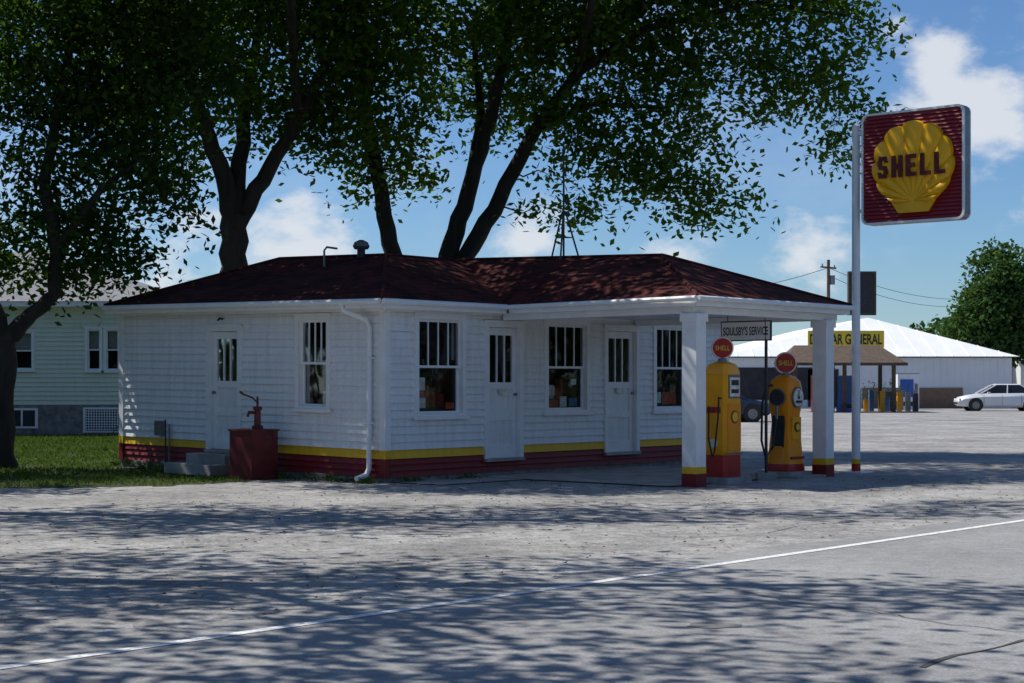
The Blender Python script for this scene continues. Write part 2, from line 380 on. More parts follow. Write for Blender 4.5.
dsp.obj('downspout',st,True)
cs=MB()
for u_ in (2.33,6.02):
    c0=G(u_,-4.1)
    for z0,z1,s_,k in ((0,.2,.262,'red'),(.2,.30,.260,'yellow'),(.30,2.56,.252,'trim'),(2.44,2.56,.30,'trim')):
        cs.box(c0+Z*(z0+z1)/2,(s_,s_,z1-z0),k,(U,V))
cs.obj('canopy_columns',st)
st2=MB()
st2.wbox(WL,3.3,4.3,.05,.42,-.02,.30,'conc'); st2.wbox(WL,3.2,4.4,.42,.80,-.02,.15,'conc')
st2.obj('door_steps',st)
vt=MB()
vb=B(2.15,2.75,3.66)
vt.tube([vb,vb+Z*.16],.07,'darkmetal',10); vt.tube([vb+Z*.15,vb+Z*.2,vb+Z*.27,vb+Z*.31],[.12,.15,.12,.04],'metal',12)
vp=B(1.7,3.2,3.5); vt.tube([vp,vp+Z*.28,vp+Z*.34+U*.06,vp+Z*.33+U*.3],.02,'metal',6)
vt.obj('roof_vent',st,True)
x=MB()
x.tube([WL(5.2,.07,.1),WL(5.2,.07,.75)],.018,'metal',6); x.wbox(WL,5.35,5.55,.04,.13,.55,.8,'metal')
x.tube([WL(3.8,.05,2.55),WL(3.8,.12,2.56),WL(3.8,.15,2.52)],.02,'darkmetal',6)
x.tube([WL(4.75,.5,0),WL(4.75,.5,.85)],.014,'darkmetal',6)
x.obj('wall_fixtures',st)

an=emp('roof_antenna',B(4.32,0,3.66)); a=MB(); ab=B(4.32,0,3.64)
for t in (0.3,2.4,4.5):
    dv=Vector((math.cos(t),math.sin(t),0)); a.tube([ab+dv*.30+Z*-.02,ab+dv*.03+Z*.85],.016,'darkmetal',6)
    a.tube([ab+dv*.17+Z*.4,ab+Vector((math.cos(t+2.1),math.sin(t+2.1),0))*.17+Z*.4],.009,'darkmetal',5)
a.tube([ab,ab+Z*2.05],.018,'darkmetal',6)
for zz in (1.0,1.35):
    for s_ in(-1,1): a.tube([ab+Z*zz,ab+Z*(zz+.1)+U*.22*s_],.008,'darkmetal',5)
a.obj('antenna_mast',an)

# ---------------------------------------------------------------- hand pump tank
tk=emp('oil_tank_with_hand_pump',(-4.12,27.05,0)); t=MB(); tc=Vector((-4.12,27.12,0))
t.box(tc+Z*.40,(.54,.54,.76),'tankred',(U,V)); t.box(tc+Z*.785,(.58,.58,.03),'tankred',(U,V)); t.box(tc+Z*.03,(.58,.58,.06),'tankred',(U,V))
pc=tc+Vector((.06,0,.8)); t.tube([pc,pc+Z*.05,pc+Z*.06,pc+Z*.30,pc+Z*.31,pc+Z*.36],[.09,.09,.055,.05,.075,.07],'tankred',12)
t.tube([pc+Z*.34,pc+Z*.52],.018,'tankred',8); t.tube([pc+Z*.26,pc+Z*.27-U*.18,pc+Z*.2-U*.2],.025,'tankred',8)
t.tube([pc+Z*.40+U*.02,pc+Z*.50-U*.10,pc+Z*.56-U*.3],.014,'tankred',6); t.tube([pc+Z*.56-U*.3,pc+Z*.60-U*.36],.02,'tankred',6)
t.obj('tank_body',tk,False)

# ---------------------------------------------------------------- fuel pumps
def disc(mb,c,axis,r,th,k,n=28):
    axis=Vector(axis).normalized(); mb.tube([Vector(c)-axis*th/2,Vector(c)+axis*th/2],r,k,n)
fdir=(-U*.8+N*.6).normalized()
fr_=Vector((-fdir.y,fdir.x,0))
p1=emp('fuel_pump',(3.22,26.0,0)); c1=Vector((3.22,26.02,0)); q=MB()
q.box(c1+Z*.05,(.66,.62,.10),'conc',(U,V))
q.loft(c1,(U,V),[(.10,.235,.215),(.44,.235,.215)],'pumpred',24,8)
q.loft(c1,(U,V),[(.44,.222,.20),(.47,.232,.212),(1.62,.232,.212),(1.74,.22,.20),(1.82,.18,.16),(1.86,.08,.08)],'pumpyel',24,8)
q.obj('pump_body',p1,True); q=MB()
Wn=lambda a,o,z: c1+U*a+N*(.212+o)+Z*z
Wu=lambda a,o,z: c1+N*a-U*(.232+o)+Z*z
q.wbox(Wn,-.15,.15,-.01,.012,1.30,1.66,'metal'); q.wbox(Wn,-.13,.13,.010,.018,1.33,1.62,'poster')
q.wbox(Wn,-.10,.10,.019,.022,1.50,1.58,'letblack'); q.wbox(Wn,-.10,.10,.019,.022,1.38,1.44,'letblack')
q.wbox(Wn,-.175,.175,0,.010,.50,1.22,'pumpor'); disc(q,Wn(0,.013,1.02),N,.10,.012,'pumpred'); disc(q,Wn(0,.02,1.02),N,.075,.012,'letyel')
q.wbox(Wu,-.12,.12,-.01,.012,1.08,1.17,'pumpred'); q.wbox(Wu,-.17,.17,0,.008,.50,1.0,'pumpyel'); q.wbox(Wu,-.16,.16,0,.008,1.3,1.66,'pumpyel'); disc(q,Wu(0,.012,.62),-U,.07,.01,'poster')
q.wbox(Wn,-.225,.225,.0,.006,.452,.475,'metal')
q.tube([Wu(.15,.03,1.3),Wu(.15,.09,1.32),Wu(.17,.14,1.0),Wu(.12,.16,.5),Wu(.05,.12,.42),Wu(-.03,.10,.7),Wu(-.05,.06,1.18)],.014,'black',8)
q.obj('pump_details',p1); q=MB()
g=c1+Z*2.07; q.tube([c1+Z*1.85,c1+Z*1.92],[.08,.06],'metal',14); disc(q,g,fdir,.165,.10,'trim'); disc(q,g,fdir,.150,.118,'pumpred'); disc(q,g+Z*0,fdir,.172,.03,'pumpyel')
q.obj('pump_globe',p1); text('SHELL','globe_lettering',g+fdir*.06,fr_,Z,.22,.075,'letyel',p1,.003,.005)
p2=emp('fuel_pump',(4.5,27.75,0)); c2=Vector((4.47,27.78,0)); q=MB()
q.box(c2+Z*.05,(.66,.60,.10),'conc',(U,V)); q.box(c2+Z*.02+N*.1,(1.0,.9,.05),'conc',(U,V))
prof=[(.10,.275,.25),(.22,.27,.245),(.26,.255,.23),(.6,.225,.20),(.9,.195,.18),(1.05,.21,.19),(1.2,.245,.215),(1.42,.245,.215),(1.56,.21,.19),(1.64,.135,.12),(1.67,.05,.05)]
q.loft(c2,(U,V),prof,['pumpred']+['pumpor']*9,28,5); q.obj('pump_body',p2,True); q=MB()
Wn=lambda a,o,z: c2+U*a+N*(.215+o)+Z*z
Wu=lambda a,o,z: c2+N*a-U*(.245+o)+Z*z
disc(q,Wn(0,.0,1.30),N,.17,.05,'metal'); disc(q,Wn(0,.01,1.30),N,.145,.05,'poster'); q.wbox(Wn,-.008,.008,.036,.042,1.30,1.42,'letblack'); q.wbox(Wn,-.09,.09,.036,.041,1.21,1.25,'letblack'); disc(q,Wn(0,.012,1.30),N,.03,.06,'letblack')
q.wbox(Wn,-.13,.13,-.03,.0,.62,.98,'pumpyel'); disc(q,Wn(0,.005,.82),N,.08,.02,'letred'); disc(q,Wn(0,.01,.82),N,.055,.022,'letyel'); q.wbox(Wn,-.19,.19,-.01,.03,.30,.34,'pumpred')
disc(q,Wu(0,.0,1.30),-U,.15,.03,'metal'); disc(q,Wu(0,.006,1.30),-U,.13,.035,'darkmetal'); q.wbox(Wu,-.11,.11,-.05,-.012,.4,1.0,'darkmetal')
q.tube([Wu(-.10,.0,1.5),Wu(-.14,.10,1.48),Wu(-.19,.16,1.2),Wu(-.19,.18,.6),Wu(-.12,.17,.32),Wu(-.0,.14,.5),Wu(.02,.06,1.0)],.02,'black',8)
q.tube([Wu(.02,.06,.95),Wu(.02,.05,1.15)],.026,'metal',8)
q.obj('pump_details',p2); q=MB()
g=c2+Z*1.86; q.tube([c2+Z*1.66,c2+Z*1.72],[.08,.06],'metal',14); disc(q,g,fdir,.175,.10,'trim'); disc(q,g,fdir,.158,.118,'pumpred'); disc(q,g,fdir,.182,.03,'pumpyel')
q.obj('pump_globe',p2); text('SHELL','globe_lettering',g+fdir*.06,fr_,Z,.23,.08,'letyel',p2,.003,.005)

ss=emp('service_name_sign',(4.02,26.75,0)); q=MB(); sc=Vector((3.72,27.0,2.36))
q.box(sc,(.94,.03,.32),'letblack',(N,U)); q.box(sc,(.90,.04,.28),'trim',(N,U))
q.tube([(4.0,26.76,0),(4.0,26.76,2.5)],.025,'darkmetal',8); q.box(Vector((4.0,26.76,.06)),(.3,.3,.12),'conc')
for s_ in(-.35,.35): q.tube([sc+N*s_+Z*.14,sc+N*s_+Z*.3],.006,'darkmetal',5)
q.obj('sign_board',ss)
text("SOULSBY'S SERVICE",'sign_lettering',sc-U*.021,N,Z,.84,.14,'letblack',ss,.003,.018)

# ---------------------------------------------------------------- big sign
sg=emp('shell_sign',(5.86,28.96,0)); pb=Vector((5.86,28.96,0)); q=MB()
q.tube([pb,pb+Z*5.9],[.075,.068],'trim',16); q.tube([pb+Z*5.9,pb+Z*5.95],[.07,.02],'trim',16)
q.tube([pb+Z*.0,pb+Z*.16],.078,'pumpred',16); q.tube([pb+Z*.16,pb+Z*.24],.077,'yellow',16); q.box(pb+Z*.015,(.42,.42,.03),'trim',(U,V))
q.box(pb+N*.14+Z*5.78,(.3,.06,.06),'trim',(N,U)); q.box(pb+N*.14+Z*4.45,(.3,.06,.06),'trim',(N,U))
q.obj('sign_pole',sg,True)
sc=pb+N*1.11+Z*5.13; hw,hh,rc=.935,.935,.12
def rrect(hw,hh,r,n=6):
    o=[]
    for cx,cy,a0 in ((hw-r,hh-r,0),(-hw+r,hh-r,90),(-hw+r,-hh+r,180),(hw-r,-hh+r,270)):
        for i in range(n+1):
            t=math.radians(a0+90*i/n); o.append((cx+r*math.cos(t),cy+r*math.sin(t)))
    return o
q=MB()
def prism(mb,out,o0,o1,k):
    n=len(out); A=[sc+N*x+Z*y-U*o0 for x,y in out]; Bb=[sc+N*x+Z*y-U*o1 for x,y in out]
    mb.poly(Bb,k); mb.poly(A[::-1],k)
    for i in range(n): mb.poly([A[i],A[(i+1)%n],Bb[(i+1)%n],Bb[i]],k)
prism(q,rrect(hw,hh,rc),-.08,.10,'metal')
o1=rrect(hw,hh,rc); o2=rrect(hw-.035,hh-.035,rc-.03)
for sd in(1,-1):
    f0,f1=(.10,.135) if sd==1 else (-.08,-.115)
    for i in range(len(o1)):
        j=(i+1)%len(o1); P=lambda a,o: sc+N*a[0]+Z*a[1]-U*o
        q.poly([P(o1[i],f1),P(o1[j],f1),P(o2[j],f1),P(o2[i],f1)],'trim'); q.poly([P(o2[i],f0),P(o2[j],f0),P(o2[j],f1),P(o2[i],f1)],'trim'); q.poly([P(o1[i],f0),P(o1[j],f0),P(o1[j],f1),P(o1[i],f1)],'trim')
q.obj('sign_frame',sg); q=MB()
Ws=lambda a,o,z: sc+N*a-U*(.10+o)+Z*z
nr=28; hgt=2*(hh-.04)/nr
for i in range(nr):
    z0=-(hh-.04)+i*hgt; L=hw-.04
    if i in(0,nr-1): L-=.05
    q.poly([Ws(-L,.028,z0),Ws(L,.028,z0),Ws(L,.004,z0+hgt*.95),Ws(-L,.004,z0+hgt*.95)],'signred'); q.poly([Ws(-L,.028,z0),Ws(L,.028,z0),Ws(L,.003,z0-.002),Ws(-L,.003,z0-.002)],'signred')
    q.poly([sc+N*(-L)+U*(.10)+Z*z0,sc+N*L+U*.10+Z*z0,sc+N*L+U*.085+Z*(z0+hgt),sc-N*L+U*.085+Z*(z0+hgt)],'signred')
q.obj('sign_louvres',sg)
def shell(sd,name):
    q=MB(); mi=q.mi('shellyel'); H=(.04*sd,-.58); dd,rr=.60,.70; LB=11; nA,nR=LB*10,12; A=math.radians(97)
    rows_=[]
    for i in range(nA+1):
        th=-A+2*A*i/nA; R=dd*math.cos(th)+math.sqrt(rr*rr-(dd*math.sin(th))**2)
        lobe=abs(math.sin(math.pi*((i/10.0)%1.0)))
        R*=1+.05*(lobe**.6)-.025
        row=[]
        for j in range(nR+1):
            s_=j/nR; rad=R*s_; x_=H[0]+rad*math.sin(th)*1.03; y_=H[1]+rad*math.cos(th)
            hgt_=.03+.045*(lobe**.6)*min(1,s_*1.4)+.04*math.sin(math.pi*min(1,.1+s_*.7))
            if j==nR: hgt_=0.0
            if j==nR-1: rad=R*.985; x_=H[0]+rad*math.sin(th)*1.03; y_=H[1]+rad*math.cos(th)
            row.append(len(q.v)); q.v.append(tuple(sc+N*(x_*sd)+Z*y_-U*sd*(.12+hgt_)))
        rows_.append(row)
    for i in range(nA):
        for j in range(nR): q.f.append((rows_[i][j],rows_[i+1][j],rows_[i+1][j+1],rows_[i][j+1])); q.m.append(mi)
    def Pf(x_,y_,o): return sc+N*(x_+.04*sd)*sd+Z*y_-U*sd*(.12+o)
    ft=[(-.27,-.775),(.27,-.775),(.40,-.58),(.20,-.48),(-.20,-.48),(-.40,-.58)]
    q.poly([Pf(x_,y_,.05) for x_,y_ in ft],'shellyel')
    for i in range(6): a,b_=ft[i],ft[(i+1)%6]; q.poly([Pf(*a,0),Pf(*b_,0),Pf(*b_,.05),Pf(*a,.05)],'shellyel')
    q.obj(name,sg,False)
shell(1,'shell_emblem'); shell(-1,'shell_emblem_back')
q=MB(); LH,LW,TK=.36,.19,.076
def stroke(x0,x1,y0,y1): q.hexa([sc+N*a+Z*b_-U*o for o in (.235,.255) for a,b_ in ((x0,y0),(x1,y0),(x1,y1),(x0,y1))],'letred')
cx=-.565; yb=-.185
for ch in 'SHELL':
    x0,x1,y0,y1=cx,cx+LW,yb,yb+LH; ym=(y0+y1)/2; h2=.034
    if ch=='H': stroke(x0,x0+TK,y0,y1); stroke(x1-TK+.01,x1+.01,y0,y1); stroke(x0+TK,x1-TK+.01,ym-h2,ym+h2)
    elif ch=='E': stroke(x0,x0+TK,y0,y1); stroke(x0+TK,x1,y0,y0+.066); stroke(x0+TK,x1-.02,ym-h2,ym+h2); stroke(x0+TK,x1,y1-.066,y1)
    elif ch=='L': stroke(x0,x0+TK,y0,y1); stroke(x0+TK,x1,y0,y0+.066)
    else: stroke(x0+.02,x1-.02,y1-.066,y1); stroke(x0,x0+TK,ym+h2*.6,y1-.068); stroke(x0+.02,x1-.02,ym-h2,ym+h2*.55); stroke(x1-TK,x1,y0+.068,ym-h2*1.05); stroke(x0+.02,x1-.02,y0,y0+.066); stroke(x1-TK+.01,x1,y1-.10,y1-.068); stroke(x0,x0+TK-.01,y0+.068,y0+.10)
    cx+=LW+.068
q.obj('sign_lettering',sg)

# ---------------------------------------------------------------- trees
rng=np.random.default_rng(11)
def clumpfield(blobs,dens,gap=.0):
    out=[]
    for cx,cy,cz,rx,ry,rz in blobs:
        n=int(4.19*rx*ry*rz*dens)+3
        d_=rng.normal(size=(n,3)); d_/=np.linalg.norm(d_,axis=1)[:,None]; r_=rng.random(n)**.42
        p=d_*r_[:,None]*np.array([rx,ry,rz])+np.array([cx,cy,cz])
        f=np.sin(p[:,0]*2.1+1)*np.sin(p[:,1]*1.7+2)*1+np.sin(p[:,2]*2.6+p[:,0]*1.1)
        p=p[f>-1.1+gap]; out.append(p)
    return np.concatenate(out)
def leaves(cl,n,size,sp,droop=.35):
    base=np.repeat(cl,n,axis=0); T=len(base)
    off=rng.normal(size=(T,3))*np.array([sp,sp,sp*.55])
    hr=np.hypot(off[:,0],off[:,1]); off[:,2]-=hr*hr/sp*droop*.5
    p=base+off
    nrm=rng.normal(size=(T,3))*.75+np.array([0,0,.8]); nrm/=np.linalg.norm(nrm,axis=1)[:,None]
    a=np.cross(nrm,rng.normal(size=(T,3))); a/=np.linalg.norm(a,axis=1)[:,None]; b_=np.cross(nrm,a)
    L=size*rng.uniform(.6,1.25,T)[:,None]; wd=L*rng.uniform(.42,.66,T)[:,None]
    return np.stack([p-a*L*.5,p+b_*wd*.5-nrm*L*.07,p+a*L*.5-nrm*L*.16,p-b_*wd*.5-nrm*L*.07],axis=1)
def tree(name,base,paths,blobs,dens=3,n=45,size=.14,sp=.33,lm='leaf',gap=0,sides=5):
    tr=emp(name,base); mb=MB(); nodes=[]; nr_=[]
    for path in paths:
        pts=[Vector(p[:3]) for p in path]; rs=[p[3] for p in path]; fp=[];frd=[]
        for i in range(len(pts)-1):
            st_=5
            for j in range(st_):
                t_=j/st_; pp=pts[i].lerp(pts[i+1],t_)+Vector((random.uniform(-1,1),random.uniform(-1,1),0))*rs[i]*.22
                fp.append(pp); frd.append(rs[i]*(1-t_)+rs[i+1]*t_)
        fp.append(pts[-1]); frd.append(rs[-1])
        mb.tube(fp,frd,'bark',12)
        for a_,b2 in zip(fp,frd):
            if a_.z>fp[0].z+1.5 or a_.z>4.0: nodes.append(tuple(a_)); nr_.append(b2)
    cl=clumpfield(blobs,dens,gap)
    NA=np.zeros((len(cl)*4+len(nodes)+5,3)); RA=np.zeros(len(NA)); k_=len(nodes); NA[:k_]=nodes; RA[:k_]=nr_
    ds=np.min(np.linalg.norm(cl[:,None,:]-NA[None,:k_,:],axis=2),axis=1); cl=cl[np.argsort(ds)]
    for c_ in cl:
        dv=NA[:k_]-c_; cost=np.linalg.norm(dv,axis=1)+.5*np.maximum(0,dv[:,2]); i=int(np.argmin(cost)); L=float(np.linalg.norm(dv[i]))
        a_=Vector(NA[i]); b2=Vector(c_); r0=min(RA[i]*.75,.012+.016*L); pts=[a_]
        for t_ in (.33,.66): pts.append(a_.lerp(b2,t_)+Vector((random.gauss(0,1),random.gauss(0,1),random.gauss(.4,1)))*L*.07)
        pts.append(b2); rs=[r0,r0*.8,r0*.6,max(.005,r0*.35)]
        mb.tube(pts,rs,'bark',sides if r0>.02 else 3,cap=False)
        for pp,rr_ in zip(pts[1:],rs[1:]): NA[k_]=pp; RA[k_]=max(rr_,.012); k_+=1
    mb.obj('trunk_and_limbs',tr,True)
    quads('foliage',leaves(cl,n,size,sp),lm,tr)
    return tr
Y=36
tree('elm_tree',(-5.9,Y,0),
 [[(-5.95,Y,0,.36),(-5.93,Y,3.7,.29),(-5.85,Y,5.1,.28)],
  [(-5.85,Y,4.9,.22),(-6.29,Y-.2,6.46,.17),(-6.65,Y-.5,7.7,.13),(-7.0,Y-.5,9.4,.09),(-7.3,Y,11.5,.05)],
  [(-5.85,Y,4.9,.2),(-5.3,Y+.1,5.83,.17),(-4.49,Y-.3,7.1,.13),(-3.75,Y-.6,8.4,.1),(-3.2,Y-1,10.2,.06)],
  [(-5.9,Y,4.95,.2),(-5.76,Y+.5,7.1,.15),(-5.55,Y+.8,8.8,.1),(-5.3,Y+1,11,.06)],
  [(-4.49,Y-.3,7.1,.1),(-4.3,Y-3,9.0,.09),(-4.0,Y-5.5,10.3,.06)]],
 [(-5.3,Y+.8,9.6,4.0,2.6,2.7),(-5.2,Y-1.3,9.2,3.2,.8,1.4),(-2.9,Y-.5,7.6,1.3,1.3,1.3),(-4.4,Y+.6,7.2,1.4,.9,.9),(-7.6,Y-.3,7.2,1.3,1.5,1.1),(-6.9,Y+.8,6.3,.7,.6,.5),(-5.2,Y,12.2,3.5,3.0,1.6),(-4.2,Y-6,10.9,4.2,3.2,1.5)],4.0,46,.19,.36)
Y=38
tree('ash_tree',(-1.3,Y,0),
 [[(-2.5,Y+.5,0,.3),(-2.68,Y+.3,4.39,.2),(-2.95,Y,5.84,.17),(-3.22,Y-.2,7.4,.13),(-3.4,Y-.3,9.4,.08),(-3.4,Y,11.5,.05)],
  [(-1.5,Y,0,.32),(-1.45,Y,4.37,.22),(-.98,Y,5.73,.19),(-.49,Y-.2,7.4,.15),(-.16,Y-.3,9.0,.11),(.1,Y,11.5,.06)],
  [(-1.1,Y-.1,0,.3),(-1.03,Y-.1,4.3,.21),(-.27,Y-.3,5.62,.18),(.51,Y-.6,7.07,.15),(1.41,Y-.9,8.3,.11),(2.9,Y-1.2,9.2,.08),(5.2,Y-1.5,9.7,.05),(7.2,Y-1.6,9.4,.03)],
  [(-.98,Y,5.73,.13),(-.7,Y+.6,7.6,.1),(-.9,Y+.7,9.5,.06)],
  [(.51,Y-.6,7.07,.09),(1.7,Y-1,7.6,.06),(3.2,Y-1.2,7.5,.04)],
  [(1.41,Y-.9,8.3,.09),(1.7,Y-4,9.6,.07),(2,Y-7,10.6,.05)]],
 [(-2.8,Y,7.5,1.3,1.2,1.7),(-2.3,Y+.6,6.1,.7,.6,.5),(-.7,Y+1,9.6,2.8,1.5,1.9),(0,Y-1.9,9.4,3.0,.8,1.1),(.2,Y+.8,7.6,1.0,.7,.8),(1.7,Y-.7,7.6,1.7,1.3,1.9),(1.25,Y-.8,5.7,.9,.8,.9),(3.6,Y-1,7.3,1.8,1.4,2.0),(4.3,Y-1,5.5,1.1,.9,.6),(2.6,Y-1,5.9,.8,.7,.6),
  (6.0,Y-1.4,8.8,2.0,1.4,1.3),(7.6,Y-1.4,8.3,.9,1.0,1.2),(6.9,Y-1.4,6.9,.7,.6,.6),(5.5,Y-1.3,7.5,.8,.8,.5),(2.6,Y-.5,10.0,3.8,2.0,1.7),(5.4,Y-1,10.6,3,2.0,1.3),(0,Y,13,4.5,3.4,1.8),(2,Y-7,11.0,4.6,3,1.5),(7,Y-6.5,11.2,2.6,2.8,1.3)],3.9,46,.19,.36)
Y=30
tree('maple_tree',(-8.95,Y,0),
 [[(-8.98,Y,0,.27),(-8.98,Y,1.2,.2),(-8.95,Y,2.3,.18),(-8.45,Y,2.75,.13),(-8.05,Y-.1,3.1,.12),(-7.98,Y-.2,3.9,.11),(-8.2,Y-.2,5.1,.1),(-7.98,Y,6.6,.08),(-7.6,Y,8.5,.05)],
  [(-8.95,Y,2.2,.14),(-9.3,Y,3.4,.13),(-9.6,Y+.1,5,.11),(-9.6,Y,7,.07)],
  [(-9.3,Y,3.4,.11),(-11,Y-.5,5.6,.08),(-12.5,Y-1.5,6.6,.05)],
  [(-7.98,Y-.2,3.9,.08),(-7.2,Y-.3,4.9,.06),(-6.3,Y-.4,5.6,.04)]],
 [(-8.3,Y+.3,4.3,1.6,1.2,1.0),(-7.5,Y+.3,5.9,1.7,1.4,1.5),(-8.3,Y+.3,8.0,3.0,2.0,1.9),(-6.15,Y-.2,5.1,.75,.9,1.05),(-5.9,Y-.2,7.4,1.4,1.4,1.4),(-6.9,Y,3.8,.85,.8,.5),(-7.9,Y+.3,3.3,.6,.6,.3),(-9.6,Y-.3,3.4,1.0,1.2,.6),(-12.5,Y-1,6.8,2.4,1.6,1.0),(-12,Y-4,6.8,2.0,1.4,.9),(-6,Y-2,9.5,3,2.6,1.4)],8.0,44,.16,.28,'leafdk')
Gp=.40
tree('roadside_tree',(-8.8,15,0),[[(-8.8,15,0,.3),(-8.7,15,4,.24),(-7,15,7.5,.16),(-3.5,15.5,9.5,.08)],[(-8.7,15,4,.18),(-9.5,15.5,7,.12),(-9.5,15,10,.06)],[(-7,15,7.5,.1),(-6,12.5,9,.06)]],
 [(-8,15,9.2,4.2,3.0,1.8),(-3.0,14.6,10.0,2.6,1.3,1.0),(-6.0,11.6,9.2,3.2,1.7,1.0),(-2.0,12.2,9.8,2.2,1.2,.8),(.8,13.2,11,2.0,1.2,.8)],1.9,44,.20,.38,'leaf',Gp)
tree('roadside_tree',(-10.2,21.5,0),[[(-10.2,21.5,0,.3),(-10,21.5,4.5,.24),(-7.5,21.5,8.5,.14),(-4,21.5,10,.08)],[(-10,21.5,4.5,.16),(-11,22,8,.1)]],
 [(-9.5,21.8,9.8,3.8,2.2,1.8),(-4.4,22.8,10.4,3.2,1.6,1.1),(.5,24.0,11.2,2.8,1.5,.9)],2.2,44,.20,.38,'leaf',Gp)
tree('roadside_tree',(-7.5,9.0,0),[[(-7.5,9,0,.28),(-7.4,9,4,.22),(-5.5,9.5,7,.12),(-3,10.5,8.5,.06)],[(-7.4,9,4,.16),(-8.5,8.5,8,.08)]],
 [(-6.6,9.2,8.2,3.0,2.2,1.6),(-2.6,10.0,8.8,2.6,1.3,.9)],2.2,44,.20,.38,'leaf',Gp)
def fartree(name,x,y,h,blobs,size,sp,n=40,dens=.8,lm='leaffar'):
    tree(name,(x,y,0),[[(x,y,0,.35),(x,y,h*.45,.25),(x+.2,y,h*.8,.1)]],blobs,dens,n,size,sp,lm,-.6)
fartree('cottonwood_tree',34.4,120,10,[(34.6,120,8.4,2.6,2.2,2.9),(33.2,120,6.2,2.2,2,2.0),(36.2,120,6.8,2.0,2,2.8),(31.8,121,5.0,1.5,1.5,1.5),(34.5,120,4.3,3,2,1.4)],.42,.5,44,2.0)
fartree('bushy_tree',42.5,160,7,[(41.5,160,5.2,4.4,2.5,2.3),(46,160,5.4,3.5,2.5,2.8),(50,160,5,3.5,2.5,3)],.7,.7,40,1.0)
cl=[]
for i in range(150):
    x_=-140+i*2.1+random.uniform(-1,1); cl.append((x_,230+random.uniform(-5,5),2.5+random.random()*1.5,2.2,2.5,random.uniform(2.0,3.6)))
fl=emp('distant_tree_line',(0,230,0)); quads('foliage',leaves(clumpfield(cl,.10),22,1.1,1.3),'leaffar',fl)
fl=emp('distant_shrubs',(38,125,0)); quads('foliage',leaves(clumpfield([(37+3*i,132,3.2,2.0,1.6,1.8) for i in range(5)]+[(31+2.6*i,135,3.6,1.6,1.6,1.5) for i in range(3)],1.2),34,.45,.6),'leaffar',fl)
for nm_,fx in (('unseen_trees_left',lambda s:(-30+random.uniform(-2,2),-20+s*75)),('unseen_trees_right',lambda s:(52+random.uniform(-3,3),0+s*85)),('unseen_trees_behind',lambda s:(-40+s*90,-28+random.uniform(-3,3)))):  # tree rows out of view, added to darken window reflections and ambient light
    bl=[]
    for i in range(22):
        a_,b2=fx(i/21); bl.append((a_,b2,random.uniform(3.5,6),3,3,random.uniform(3.4,5)))
    e_=emp(nm_,(*fx(.5),0)); quads('foliage',leaves(clumpfield(bl,.22),14,1.3,1.0),'leafdk',e_)
    q=MB()
    for b_ in bl: q.tube([(b_[0],b_[1],0),(b_[0],b_[1],5)],[.28,.15],'bark',6)
    q.obj('trunks',e_)

# ---------------------------------------------------------------- ground
def sheet(name,pts,z,k):
    q=MB(); q.poly([(p[0],p[1],z) for p in pts],k); o=q.obj(name); return o
sheet('ground',[(-900,-300),(900,-300),(900,1500),(-900,1500)],0,'field')
sheet('parking_lot',[G(-70,-10.05),G(105,-10.05),G(105,45),G(60,62),G(-8,62),G(-70,30)],.004,'lot')
rp=[G(-150,-9.9)]
x=-20
while x<45: rp.append(G(x,-9.95+random.uniform(-.07,.07)-.05*math.sin(x*1.3))); x+=.35
rp+=[G(260,-9.95),G(260,-17.9),G(-150,-17.9)]
sheet('road',rp,.008,'road')
q=MB(); q.poly([G(-150,-10.36)+Z*.012,G(260,-10.36)+Z*.012,G(260,-10.46)+Z*.012,G(-150,-10.46)+Z*.012],'line'); q.obj('road_edge_line')
q=MB(); xs=[-10+.25*i for i in range(160)]
for i in range(len(xs)-1):
    f=lambda x_: -14.15+.03*math.sin(x_*3.1)+.02*math.sin(x_*7.7); wd=lambda x_: .016+.01*math.sin(x_*5)
    q.poly([G(xs[i],f(xs[i])-wd(xs[i]))+Z*.012,G(xs[i+1],f(xs[i+1])-wd(xs[i+1]))+Z*.012,G(xs[i+1],f(xs[i+1])+wd(xs[i+1]))+Z*.012,G(xs[i],f(xs[i])+wd(xs[i]))+Z*.012],'tar')
def crack(a,b_,n=40,w0=.006,am=.12):
    a=Vector(a);b_=Vector(b_); d_=(b_-a).normalized(); pr=Vector((-d_.y,d_.x,0)); off=0; pts=[]
    for i in range(n+1): off+=random.gauss(0,am*.3); pts.append(a.lerp(b_,i/n)+pr*off)
    for p_,r_ in zip(pts[:-1],pts[1:]): q.poly([p_-pr*w0,r_-pr*w0,r_+pr*w0,p_+pr*w0],'tar')
crack((1.5,12.6,.0125),(4.2,9.6,.0125)); crack((-7,21.0,.0085),(5,22.6,.0085),60); crack((2,17,.0085),(9,25,.0085),60); crack((-5.5,15.8,.0085),(-1,20,.0085),50); crack((8,30,.0085),(16,36,.0085),40,.015)
q.obj('road_seam_and_cracks')
q=MB(); pc=Vector((1.28,10.75,0)); q.poly([pc+Vector((.17*math.cos(t/16*6.283)*(1+.2*math.sin(t*2.3)),.13*math.sin(t/16*6.283)*(1+.2*math.sin(t*1.3)),.012)) for t in range(16)],'oldtar'); q.obj('tar_spot')
sheet('canopy_slab',[G(2.0,-.02),G(2.0,-3.9),G(6.7,-3.9),G(6.7,-.02)],.022,'conc')
sheet('walk_slab',[G(.1,-.02),G(.1,-1.1),G(1.98,-1.1),G(1.98,-.02)],.018,'conc')
edge=[(-3.6,27.35),(-4.3,26.2),(-5.2,25.2),(-7.35,24.6),(-11,23.9),(-20,19.5),(-45,4)]
pe=[]
